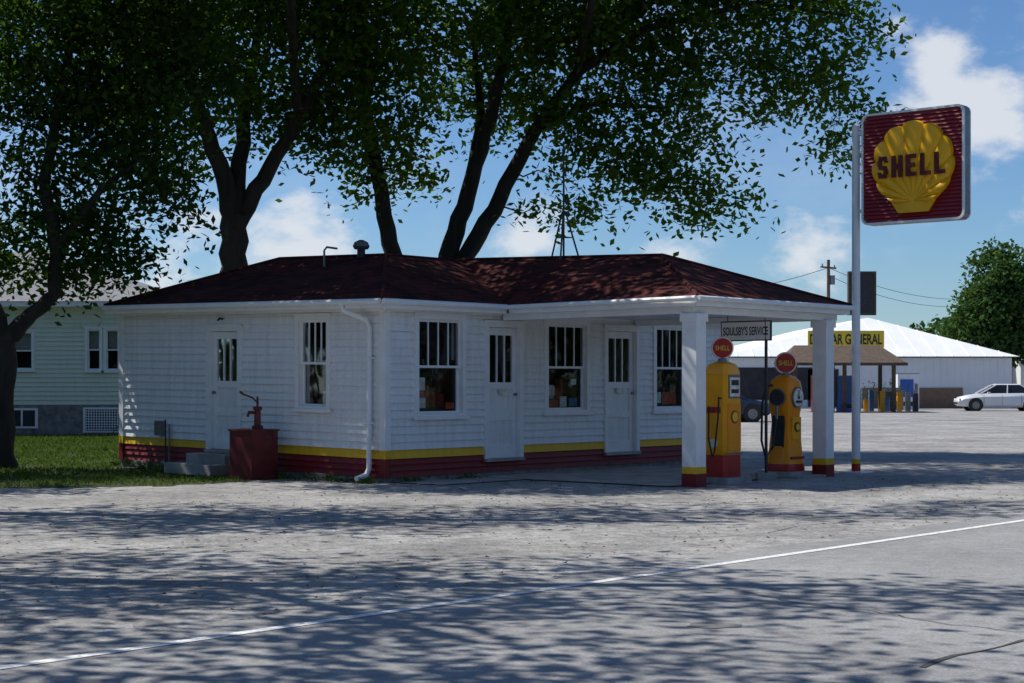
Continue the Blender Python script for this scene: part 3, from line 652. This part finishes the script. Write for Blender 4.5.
for a_,b2 in zip(edge[:-1],edge[1:]):
    n_=14
    for j in range(n_):
        t_=j/n_; pe.append((a_[0]*(1-t_)+b2[0]*t_+random.uniform(-.12,.12),a_[1]*(1-t_)+b2[1]*t_+random.uniform(-.14,.14)))
sheet('lawn',pe+[(-120,40),(-90,140),(-12,120),(-6,50),(1.5,40),(1.0,33),(-4,30)],.010,'lawn')
n_=80000; px=rng.uniform(-16,-4,n_); py=24+rng.random(n_)**1.2*26
nrmE=np.interp(px,[-11,-7.35,-5.2,-4.3,-3.6],[23.9,24.6,25.2,26.2,27.35])
keep=(py>nrmE+np.abs(rng.normal(0,.6,n_))-.15)&(np.sin(px*2.3+py)*np.sin(py*1.9-px*.7)+rng.normal(0,.5,n_)>-.55)
uu=(px-C.x)*U.x+(py-C.y)*U.y; vv=(px-C.x)*V.x+(py-C.y)*V.y
keep&=~((uu>-.05)&(vv<6.9)); keep&=(px/py<-.155); keep&=~((uu>-.85)&(uu<0)&(vv>3.1)&(vv<4.5))
px,py=px[keep],py[keep]; T=len(px); p=np.stack([px,py,np.full(T,.008)],1)
an_=rng.random(T)*6.283; d_=np.stack([np.cos(an_),np.sin(an_),np.zeros(T)],1); wd=.010+.0005*(py-24)[:,None]; h=rng.uniform(.025,.07,T)[:,None]; ln=rng.normal(size=(T,3))*.03; ln[:,2]=0
quads('grass',np.stack([p-d_*wd,p+d_*wd,p+ln+d_*wd*.3+np.array([0,0,1])*h,p+ln-d_*wd*.3+np.array([0,0,1])*h],axis=1),'grass')
wc=[]
for i in range(60):
    s_=random.uniform(.1,6.5); pt=WL(s_,.1+random.random()*.25,.03); wc.append(tuple(pt))
for i in range(14): pt=WF(random.uniform(.2,2),.1+random.random()*.1,.02); wc.append(tuple(pt))
quads('weeds',leaves(np.array(wc),22,.06,.06,0),'grass')
n_=2600; px=rng.uniform(-9,12,n_); py=rng.uniform(10,27,n_)
uu=(px-C.x)*U.x+(py-C.y)*U.y; vv=(px-C.x)*V.x+(py-C.y)*V.y; kp=(vv<-.2)&(vv>-10)&~((uu>2)&(uu<7)&(vv>-4.3)); px,py=px[kp],py[kp]; T=len(px)
p=np.stack([px,py,np.full(T,.016)],1); a1=rng.random(T)*6.283; s_=rng.uniform(.012,.03,T)[:,None]; d1=np.stack([np.cos(a1),np.sin(a1),np.zeros(T)],1); d2=np.stack([-np.sin(a1),np.cos(a1),rng.uniform(-.2,.6,T)],1)
quads('leaf_litter',np.stack([p-d1*s_,p-d2*s_*.5+np.array([0,0,.008]),p+d1*s_,p+d2*s_*.5+np.array([0,0,.008])],1),'litter')

# ---------------------------------------------------------------- neighbour house
hs=emp('clapboard_house',(-16,49,0)); q=MB(); HX0,HX1,HY=-24.0,-9.9,48.8
WH=lambda a,o,z: Vector((a,HY-o,z)); WHs=lambda a,o,z: Vector((HX1+o,HY+a,z))
opsH=[(-12.25,-11.75,1.84,3.12),(-11.72,-11.22,1.84,3.12),(-14.4,-13.7,1.86,3.05),(-18.5,-17.6,1.6,3.05)]
rw=[(.9+.13*i,.9+.13*(i+1),'house') for i in range(22)]
siding(q,WH,HX0,HX1-.05,rw,opsH); siding(q,WHs,.05,8,rw,[]); backing(q,WH,HX0,HX1,.0,3.78,[(a,b_,c_,d_) for a,b_,c_,d_ in opsH],'house')
q.wbox(WHs,0,8,-.15,-.02,0,3.78,'house'); q.wbox(WH,HX1-.06,HX1+.04,.0,.045,.9,3.76,'trim')
q.wbox(WH,HX0,HX1+.01,-.1,.02,0,.89,'found')
q.wbox(WH,-14.5,-13.6,.02,.05,.22,.8,'trim'); q.wbox(WH,-14.42,-13.68,.05,.056,.28,.74,'dark'); q.wbox(WH,-14.08,-14.03,.056,.065,.28,.74,'trim')
q.wbox(WH,-12.3,-11.0,.02,.05,.1,.82,'trim'); q.wbox(WH,-12.24,-11.06,.05,.056,.15,.77,'darkmetal')
for i in range(16):
    x_=-12.22+i*.075; q.wbox(WH,x_,x_+.02,.056,.065,.15,.77,'trim')
for i in range(8):
    z_=.18+i*.075; q.wbox(WH,-12.24,-11.06,.066,.070,z_,z_+.02,'trim')
q.wbox(WH,HX0-.3,HX1+.4,-.3,.42,3.70,3.84,'trim')
q.obj('house_walls',hs); f=MB(); g=MB()
for o in opsH: window(f,g,WH,*o,mun=0,t=.07)
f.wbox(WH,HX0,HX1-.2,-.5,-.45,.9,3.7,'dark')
for o in opsH: f.wbox(WH,o[0]+.1,o[1]-.1,-.14,-.13,(o[2]+o[3])/2,o[3]-.1,'curtain')
f.obj('window_frames',hs); g.obj('window_glass',hs)
q=MB(); rY=HY+4
A0,A1=Vector((HX0-.4,HY-.45,3.85)),Vector((HX1+.5,HY-.45,3.85)); R0,R1=Vector((HX0-.4,rY,5.6)),Vector((HX1-4.4,rY,5.6)); D1=Vector((HX1+.5,HY+8.4,3.85)); D0=Vector((HX0-.4,HY+8.4,3.85))
q.poly([A0,A1,R1,R0],'greyroof'); q.poly([A1,D1,R1],'greyroof'); q.poly([D1,D0,R0,R1],'greyroof'); q.obj('house_roof',hs)
sh=emp('foundation_shrub',(-9.5,44,0)); quads('foliage',leaves(clumpfield([(-10.6,47.6,.4,.5,.4,.4),(-17,47.6,.5,.8,.4,.5)],12),40,.10,.2),'leafdk',sh)

# ---------------------------------------------------------------- store
stx=emp('metal_store_building',(21.1,100,0)); q=MB(); X0,X1,SY,ev,pk=12.6,29.4,100.0,3.05,5.6; XM=22.4
WS=lambda a,o,z:Vector((a,SY-o,z))
q.wbox(WS,X0,X1,-.2,0,0,ev,'metalwall')
x_=X0
while x_<X1: q.wbox(WS,x_,x_+.06,0,.04,.0,ev,'metalwall'); x_+=.42
q.wbox(WS,X0,X1,.04,.09,ev-.08,ev+.03,'metal')
q.poly([WS(X1,0,0),WS(X1,-40,0),WS(X1,-40,ev),WS(X1,0,ev)],'metalwall'); q.poly([WS(X0,0,0),WS(X0,-40,0),WS(X0,-40,ev),WS(X0,0,ev)],'metalwall')
q.wbox(WS,X1-8.8,X1-2.9,.045,.12,0,1.2,'brick')
q.wbox(WS,X1-12.0,X1-10.2,.045,.06,.1,2.3,'dark'); q.wbox(WS,X0+.6,X0+5.5,.045,.06,.5,2.4,'dark')
q.obj('store_walls',stx); q=MB()
e0,e1=Vector((X0-.35,SY-.4,ev)),Vector((X1+.35,SY-.4,ev)); f0,f1=e0+Vector((0,41,0)),e1+Vector((0,41,0)); pkA,pkB=Vector((XM,SY+7,pk)),Vector((XM,SY+34,pk))
q.poly([e0,e1,pkA],'metalwall'); q.poly([e1,f1,pkB,pkA],'metalwall'); q.poly([f0,e0,pkA,pkB],'metalwall'); q.poly([f1,f0,pkB],'metalwall')
for i in range(1,18):
    t_=i/18; p_=e0.lerp(e1,t_); s_=(XM-e0.x)/(e1.x-e0.x); k_=t_/s_ if t_<s_ else (1-t_)/(1-s_); q.tube([p_+Z*.02,Vector((p_.x,SY-.4+7.4*k_,ev+(pk-ev)*k_+.02))],.025,'metalwall',4)
q.obj('store_roof',stx)
q=MB(); q.wbox(WS,17.3,21.75,.5,.65,3.55,4.55,'letyel'); q.obj('store_sign_board',stx)
text('DOLLAR GENERAL','store_sign_lettering',WS(19.52,.66,4.05),(1,0,0),Z,4.2,.62,'letblack',stx,.01,.022)

shl=emp('open_shelter',(16.9,88,0)); q=MB()
WX=lambda a,o,z:Vector((a,88-o,z))
for xx in (14.4,16.9,19.4):
    for yy in (-1.6,1.6): q.wbox(WX,xx-.09,xx+.09,yy-.09,yy+.09,0,2.6,'wood')
for yy in(-1.6,1.6): q.wbox(WX,14.0,19.8,yy-.08,yy+.08,2.45,2.62,'wood')
q.poly([WX(13.8,2.1,2.5),WX(20,2.1,2.5),WX(19.0,0,3.45),WX(14.6,0,3.45)],'wood'); q.poly([WX(13.8,-2.1,2.5),WX(20,-2.1,2.5),WX(19.0,0,3.45),WX(14.6,0,3.45)],'wood')
q.poly([WX(13.8,2.1,2.5),WX(13.8,-2.1,2.5),WX(14.6,0,3.45)],'wood'); q.poly([WX(20,2.1,2.5),WX(20,-2.1,2.5),WX(19,0,3.45)],'wood')
q.wbox(WX,13.8,20,2.08,2.13,2.38,2.53,'wood')
q.obj('shelter_frame',shl)
def machine(name,x,y,w_,h_,k,k2):
    e_=emp(name,(x,y,0)); q=MB(); q.box((x,y,h_/2),(w_,.8,h_),k); q.box((x-.08*w_,y-.41,h_*.6),(w_*.62,.03,h_*.5),k2); q.box((x+.36*w_,y-.415,h_*.58),(w_*.14,.03,h_*.3),'metal'); q.box((x,y-.41,h_*.16),(w_*.7,.03,h_*.12),'darkmetal'); q.box((x,y,h_+.02),(w_*1.02,.82,.04),'metal'); q.obj('cabinet',e_)
machine('vending_machine',17.5,89,.9,1.85,'blue','posterblue'); machine('vending_machine',16.2,89.2,.9,1.85,'pumpred','poster')
machine('ice_merchandiser',22.3,96,1.2,2.0,'trim','blue'); machine('propane_cage',21.0,94,1.1,1.2,'metal','darkmetal')
gd=emp('garden_display',(20.3,90,0)); q=MB()
for i in range(9):
    x_=18.4+i*.36; hh_=random.uniform(.5,1.2); q.box((x_,90+random.uniform(-.5,.5),hh_/2),(.25,.25,hh_),random.choice(['wood','darkmetal','posterblue','pumpyel','metal'])); q.tube([(x_,90,hh_),(x_+.1,90,hh_+.4)],.02,'darkmetal',5)
q.obj('stock',gd); quads('plants',leaves(np.array([(18.6+.3*i,90.3,.9+.3*(i%3)) for i in range(8)]),20,.14,.18),'leaffar',gd)
bs_=emp('roadside_billboard',(14.4,70,0)); q=MB(); q.box((14.4,70,5.2),(1.15,.25,1.8),'wood'); q.box((14.4,69.86,5.2),(.95,.03,1.6),'darkmetal'); q.tube([(14.25,70,0),(14.25,70,4.4)],.08,'metal',8); q.obj('board',bs_)
for (x_,y_,h_) in ((24.2,130,10.9),(41,150,9.5)):
    up=emp('utility_pole',(x_,y_,0)); q=MB(); q.tube([(x_,y_,0),(x_,y_,h_)],[.18,.12],'wood',8); q.box((x_,y_,h_-.6),(2.2,.12,.12),'wood',(U,V)); q.tube([(x_+.3,y_,h_-1.9),(x_+.3,y_,h_-1.2)],.2,'metal',8)
    for s_ in(-.9,0,.9): q.tube([Vector((x_,y_,h_-.55))+U*s_,Vector((x_,y_,h_-.35))+U*s_],.05,'metal',6)
    q.obj('pole',up)
wr=emp('overhead_wires',(24,130,0)); q=MB()
def wire(a,b_,sag,rr=.02):
    a=Vector(a);b_=Vector(b_); q.tube([a.lerp(b_,t_/14)-Z*sag*4*(t_/14)*(1-t_/14) for t_ in range(15)],rr,'black',4)
wire((24.2,130,10.3),(41,150,8.9),.8,.022); wire((24.2,130,9.7),(41,150,8.3),.9,.022); wire((24.2,130,10.3),(5,105,6.8),.8,.022); wire((41,150,8.9),(75,170,9),1,.03)
q.obj('wires',wr)
def farhouse(name,x,y,w_,dp,h_,rh,k,rk):
    e_=emp(name,(x,y,0)); q=MB(); q.box((x,y+dp/2,h_/2),(w_,dp,h_),k); a=w_/2+.4
    q.poly([(x-a,y-.4,h_),(x+a,y-.4,h_),(x+a*.9,y+dp/2,h_+rh),(x-a*.9,y+dp/2,h_+rh)],rk); q.poly([(x-a,y+dp+.4,h_),(x+a,y+dp+.4,h_),(x+a*.9,y+dp/2,h_+rh),(x-a*.9,y+dp/2,h_+rh)],rk)
    for s_ in(-1,1): q.poly([(x+s_*w_/2,y,h_),(x+s_*w_/2,y+dp,h_),(x+s_*w_/2*.93,y+dp/2,h_+rh*.98)],k)
    for i in range(3): q.box((x-w_*.3+w_*.3*i,y-.02,h_*.58),(.9,.06,1.2),'trim'); q.box((x-w_*.3+w_*.3*i,y-.06,h_*.58),(.75,.04,1.05),'dark')
    q.obj('walls_and_roof',e_)
farhouse('tan_house',36.8,128,5.0,8,3.9,1.5,'curtain','brownroof'); farhouse('grey_roofed_house',40.0,126,4.6,8,2.9,2.1,'white','greyroof')

# ---------------------------------------------------------------- cars
def car(name,loc,yaw,k):
    e_=emp(name,loc); R=Matrix.Translation(loc)@Matrix.Rotation(yaw,4,'Z')
    q=MB(); P=lambda x,y,z: R@Vector((x,y,z))
    sec=[(-2.32,.38,.50,.56,.66),(-2.25,.28,.62,.78,.80),(-1.9,.22,.72,.90,.87),(-1.3,.20,.78,.96,.89),(0,.20,.78,.95,.90),(1.0,.20,.76,.94,.89),(1.6,.22,.70,.85,.87),(2.1,.26,.62,.74,.80),(2.3,.36,.50,.56,.66)]
    b0=len(q.v); mi=q.mi(k)
    for x,zb,zs,zt,hw_ in sec:
        for y,z_ in ((-hw_*.85,zb),(-hw_,zb+.12),(-hw_*1.0,zs),(-hw_*.86,zt),(0,zt+.02),(hw_*.86,zt),(hw_,zs),(hw_,zb+.12),(hw_*.85,zb)): q.v.append(tuple(P(x,y,z_)))
    for i in range(len(sec)-1):
        for j in range(9): a=b0+i*9; q.f.append((a+j,a+(j+1)%9,a+9+(j+1)%9,a+9+j)); q.m.append(mi)
    q.f.append(tuple(b0+j for j in range(9))); q.m.append(mi); q.f.append(tuple(b0+8*9+j for j in range(9))); q.m.append(mi)
    zb,zt=.93,1.40
    A=[P(-1.75,-.72,zb),P(1.15,-.74,zb),P(1.15,.74,zb),P(-1.75,.72,zb)]; Bq=[P(-.95,-.56,zt),P(.30,-.58,zt),P(.30,.58,zt),P(-.95,.56,zt)]
    for i in range(4): j=(i+1)%4; q.poly([A[i],A[j],Bq[j],Bq[i]],'carglass')
    q.hexa(Bq+[P(-.9,-.5,zt+.05),P(.22,-.52,zt+.05),P(.22,.52,zt+.05),P(-.9,.5,zt+.05)],k)
    for i in range(4): q.tube([A[i],Bq[i]],.035,k,6)
    for s_ in(-1,1): q.tube([P(-.25,s_*.735,zb),P(-.3,s_*.575,zt)],.03,k,6)
    q.obj('car_body',e_,True); q=MB()
    for x in(-1.42,1.42):
        for s_ in(-1,1):
            q.tube([P(x,s_*.70,.32),P(x,s_*.90,.32)],.32,'black',20); q.tube([P(x,s_*.86,.32),P(x,s_*.912,.32)],.2,'metal',14)
            q.tube([P(x,s_*.60,.34),P(x,s_*.893,.34)],.38,'black',20)
    q.obj('wheels',e_); q=MB(); ax=(R.to_3x3()@Vector((1,0,0)),R.to_3x3()@Vector((0,1,0)))
    for s_ in(-1,1):
        q.box(P(2.20,s_*.60,.60),(.12,.30,.13),'trim',ax); q.box(P(-2.24,s_*.6,.68),(.1,.3,.13),'pumpred',ax)
        q.box(P(.75,s_*.92,.98),(.16,.12,.1),k)
        for xx in (-.95,.05,1.0): q.box(P(xx,s_*.897,.58),(.012,.012,.55),'darkmetal',ax)
    q.box(P(2.29,0,.42),(.08,1.0,.12),'darkmetal',ax)
    q.obj('lights_and_trim',e_)
car('parked_sedan',(26.1,91,0),math.radians(176),'carwhite'); car('parked_car',(7.7,66,0),math.radians(10),'carblue')

# ---------------------------------------------------------------- light and sky
el=math.radians(55); sh_=Vector((-.92,.39,0)).normalized(); sd=Vector((sh_.x*math.cos(el),sh_.y*math.cos(el),math.sin(el)))
L=bpy.data.lights.new('sun','SUN'); L.energy=5.0; L.angle=math.radians(.5); L.color=(1,.955,.88); so=bpy.data.objects.new('sun',L); S.collection.objects.link(so)
so.rotation_euler=sd.to_track_quat('Z','Y').to_euler(); so.location=(-20,20,40)
w_=bpy.data.worlds.new('World'); S.world=w_; w_.use_nodes=True; nt=w_.node_tree; bg=nt.nodes['Background']
sk=nt.nodes.new('ShaderNodeTexSky'); sk.sky_type='NISHITA'; sk.sun_disc=False; sk.sun_elevation=el; sk.sun_rotation=math.atan2(sh_.x,sh_.y)%(2*math.pi); sk.air_density=1.0; sk.dust_density=.1; sk.ozone_density=2.5
tint=nt.nodes.new('ShaderNodeMix'); tint.data_type='RGBA'; tint.blend_type='MULTIPLY'; tint.inputs[0].default_value=1; nt.links.new(sk.outputs[0],tint.inputs[6]); tint.inputs[7].default_value=(.64,.86,1.14,1)
tc=nt.nodes.new('ShaderNodeTexCoord'); D=tc.outputs['Generated']
def mth(op,a,b_=None,clamp=False):
    n=nt.nodes.new('ShaderNodeMath'); n.operation=op; n.use_clamp=clamp
    for i,x in enumerate((a,b_)):
        if x is None: continue
        if isinstance(x,(int,float)): n.inputs[i].default_value=x
        else: nt.links.new(x,n.inputs[i])
    return n.outputs[0]
tot=None
for (dx,dy,dz,rad,amp) in ((.240,.956,.172,.050,1),(.268,.953,.155,.05,1),(.215,.963,.150,.03,.7),(-.124,.989,.080,.05,.9),(-.19,.978,.075,.05,.7),(.012,.996,.080,.035,.8),(.166,.983,.075,.04,.7),(.09,.99,.07,.04,.6),(.30,.95,.10,.04,.6)):
    vd=nt.nodes.new('ShaderNodeVectorMath'); vd.operation='DISTANCE'; vd.inputs[1].default_value=(dx,dy,dz); nt.links.new(D,vd.inputs[0])
    g_=mth('MULTIPLY',mth('SUBTRACT',1.0,mth('DIVIDE',vd.outputs['Value'],rad),True),amp)
    tot=g_ if tot is None else mth('MAXIMUM',tot,g_)
mp=nt.nodes.new('ShaderNodeMapping'); mp.inputs['Scale'].default_value=(1,1,1.7); nt.links.new(D,mp.inputs[0])
n1=noise(nt,mp.outputs[0],26,6,.58); n2=noise(nt,mp.outputs[0],6,5,.6)
v1=mth('ADD',tot,mth('MULTIPLY',mth('SUBTRACT',n1,.5),2.0))
mr=nt.nodes.new('ShaderNodeMapRange'); mr.interpolation_type='SMOOTHSTEP'; mr.inputs[1].default_value=.2; mr.inputs[2].default_value=.85; nt.links.new(v1,mr.inputs[0])
mk=mth('MULTIPLY',mr.outputs[0],mth('MINIMUM',mth('MULTIPLY',tot,4.0),1.0))
mr2=nt.nodes.new('ShaderNodeMapRange'); mr2.inputs[1].default_value=.48; mr2.inputs[2].default_value=.8; mr2.inputs[4].default_value=.35; nt.links.new(n2,mr2.inputs[0])
mk=mth('MAXIMUM',mth('MULTIPLY',mk,.9),mr2.outputs[0])
mx=nt.nodes.new('ShaderNodeMix'); mx.data_type='RGBA'; nt.links.new(mk,mx.inputs[0]); nt.links.new(tint.outputs[2],mx.inputs[6]); mx.inputs[7].default_value=(8.2,8.6,9.2,1)
nt.links.new(mx.outputs[2],bg.inputs[0]); bg.inputs[1].default_value=.09

# ---------------------------------------------------------------- camera
cd=bpy.data.cameras.new('camera'); cam=bpy.data.objects.new('camera',cd); S.collection.objects.link(cam); S.camera=cam
cam.location=(0,0,1.55); cam.rotation_euler=(math.radians(90),0,0); cd.sensor_width=36; cd.lens=1700/1024*36; cd.shift_y=40.5/1024; cd.clip_end=3000; cd.clip_start=.1
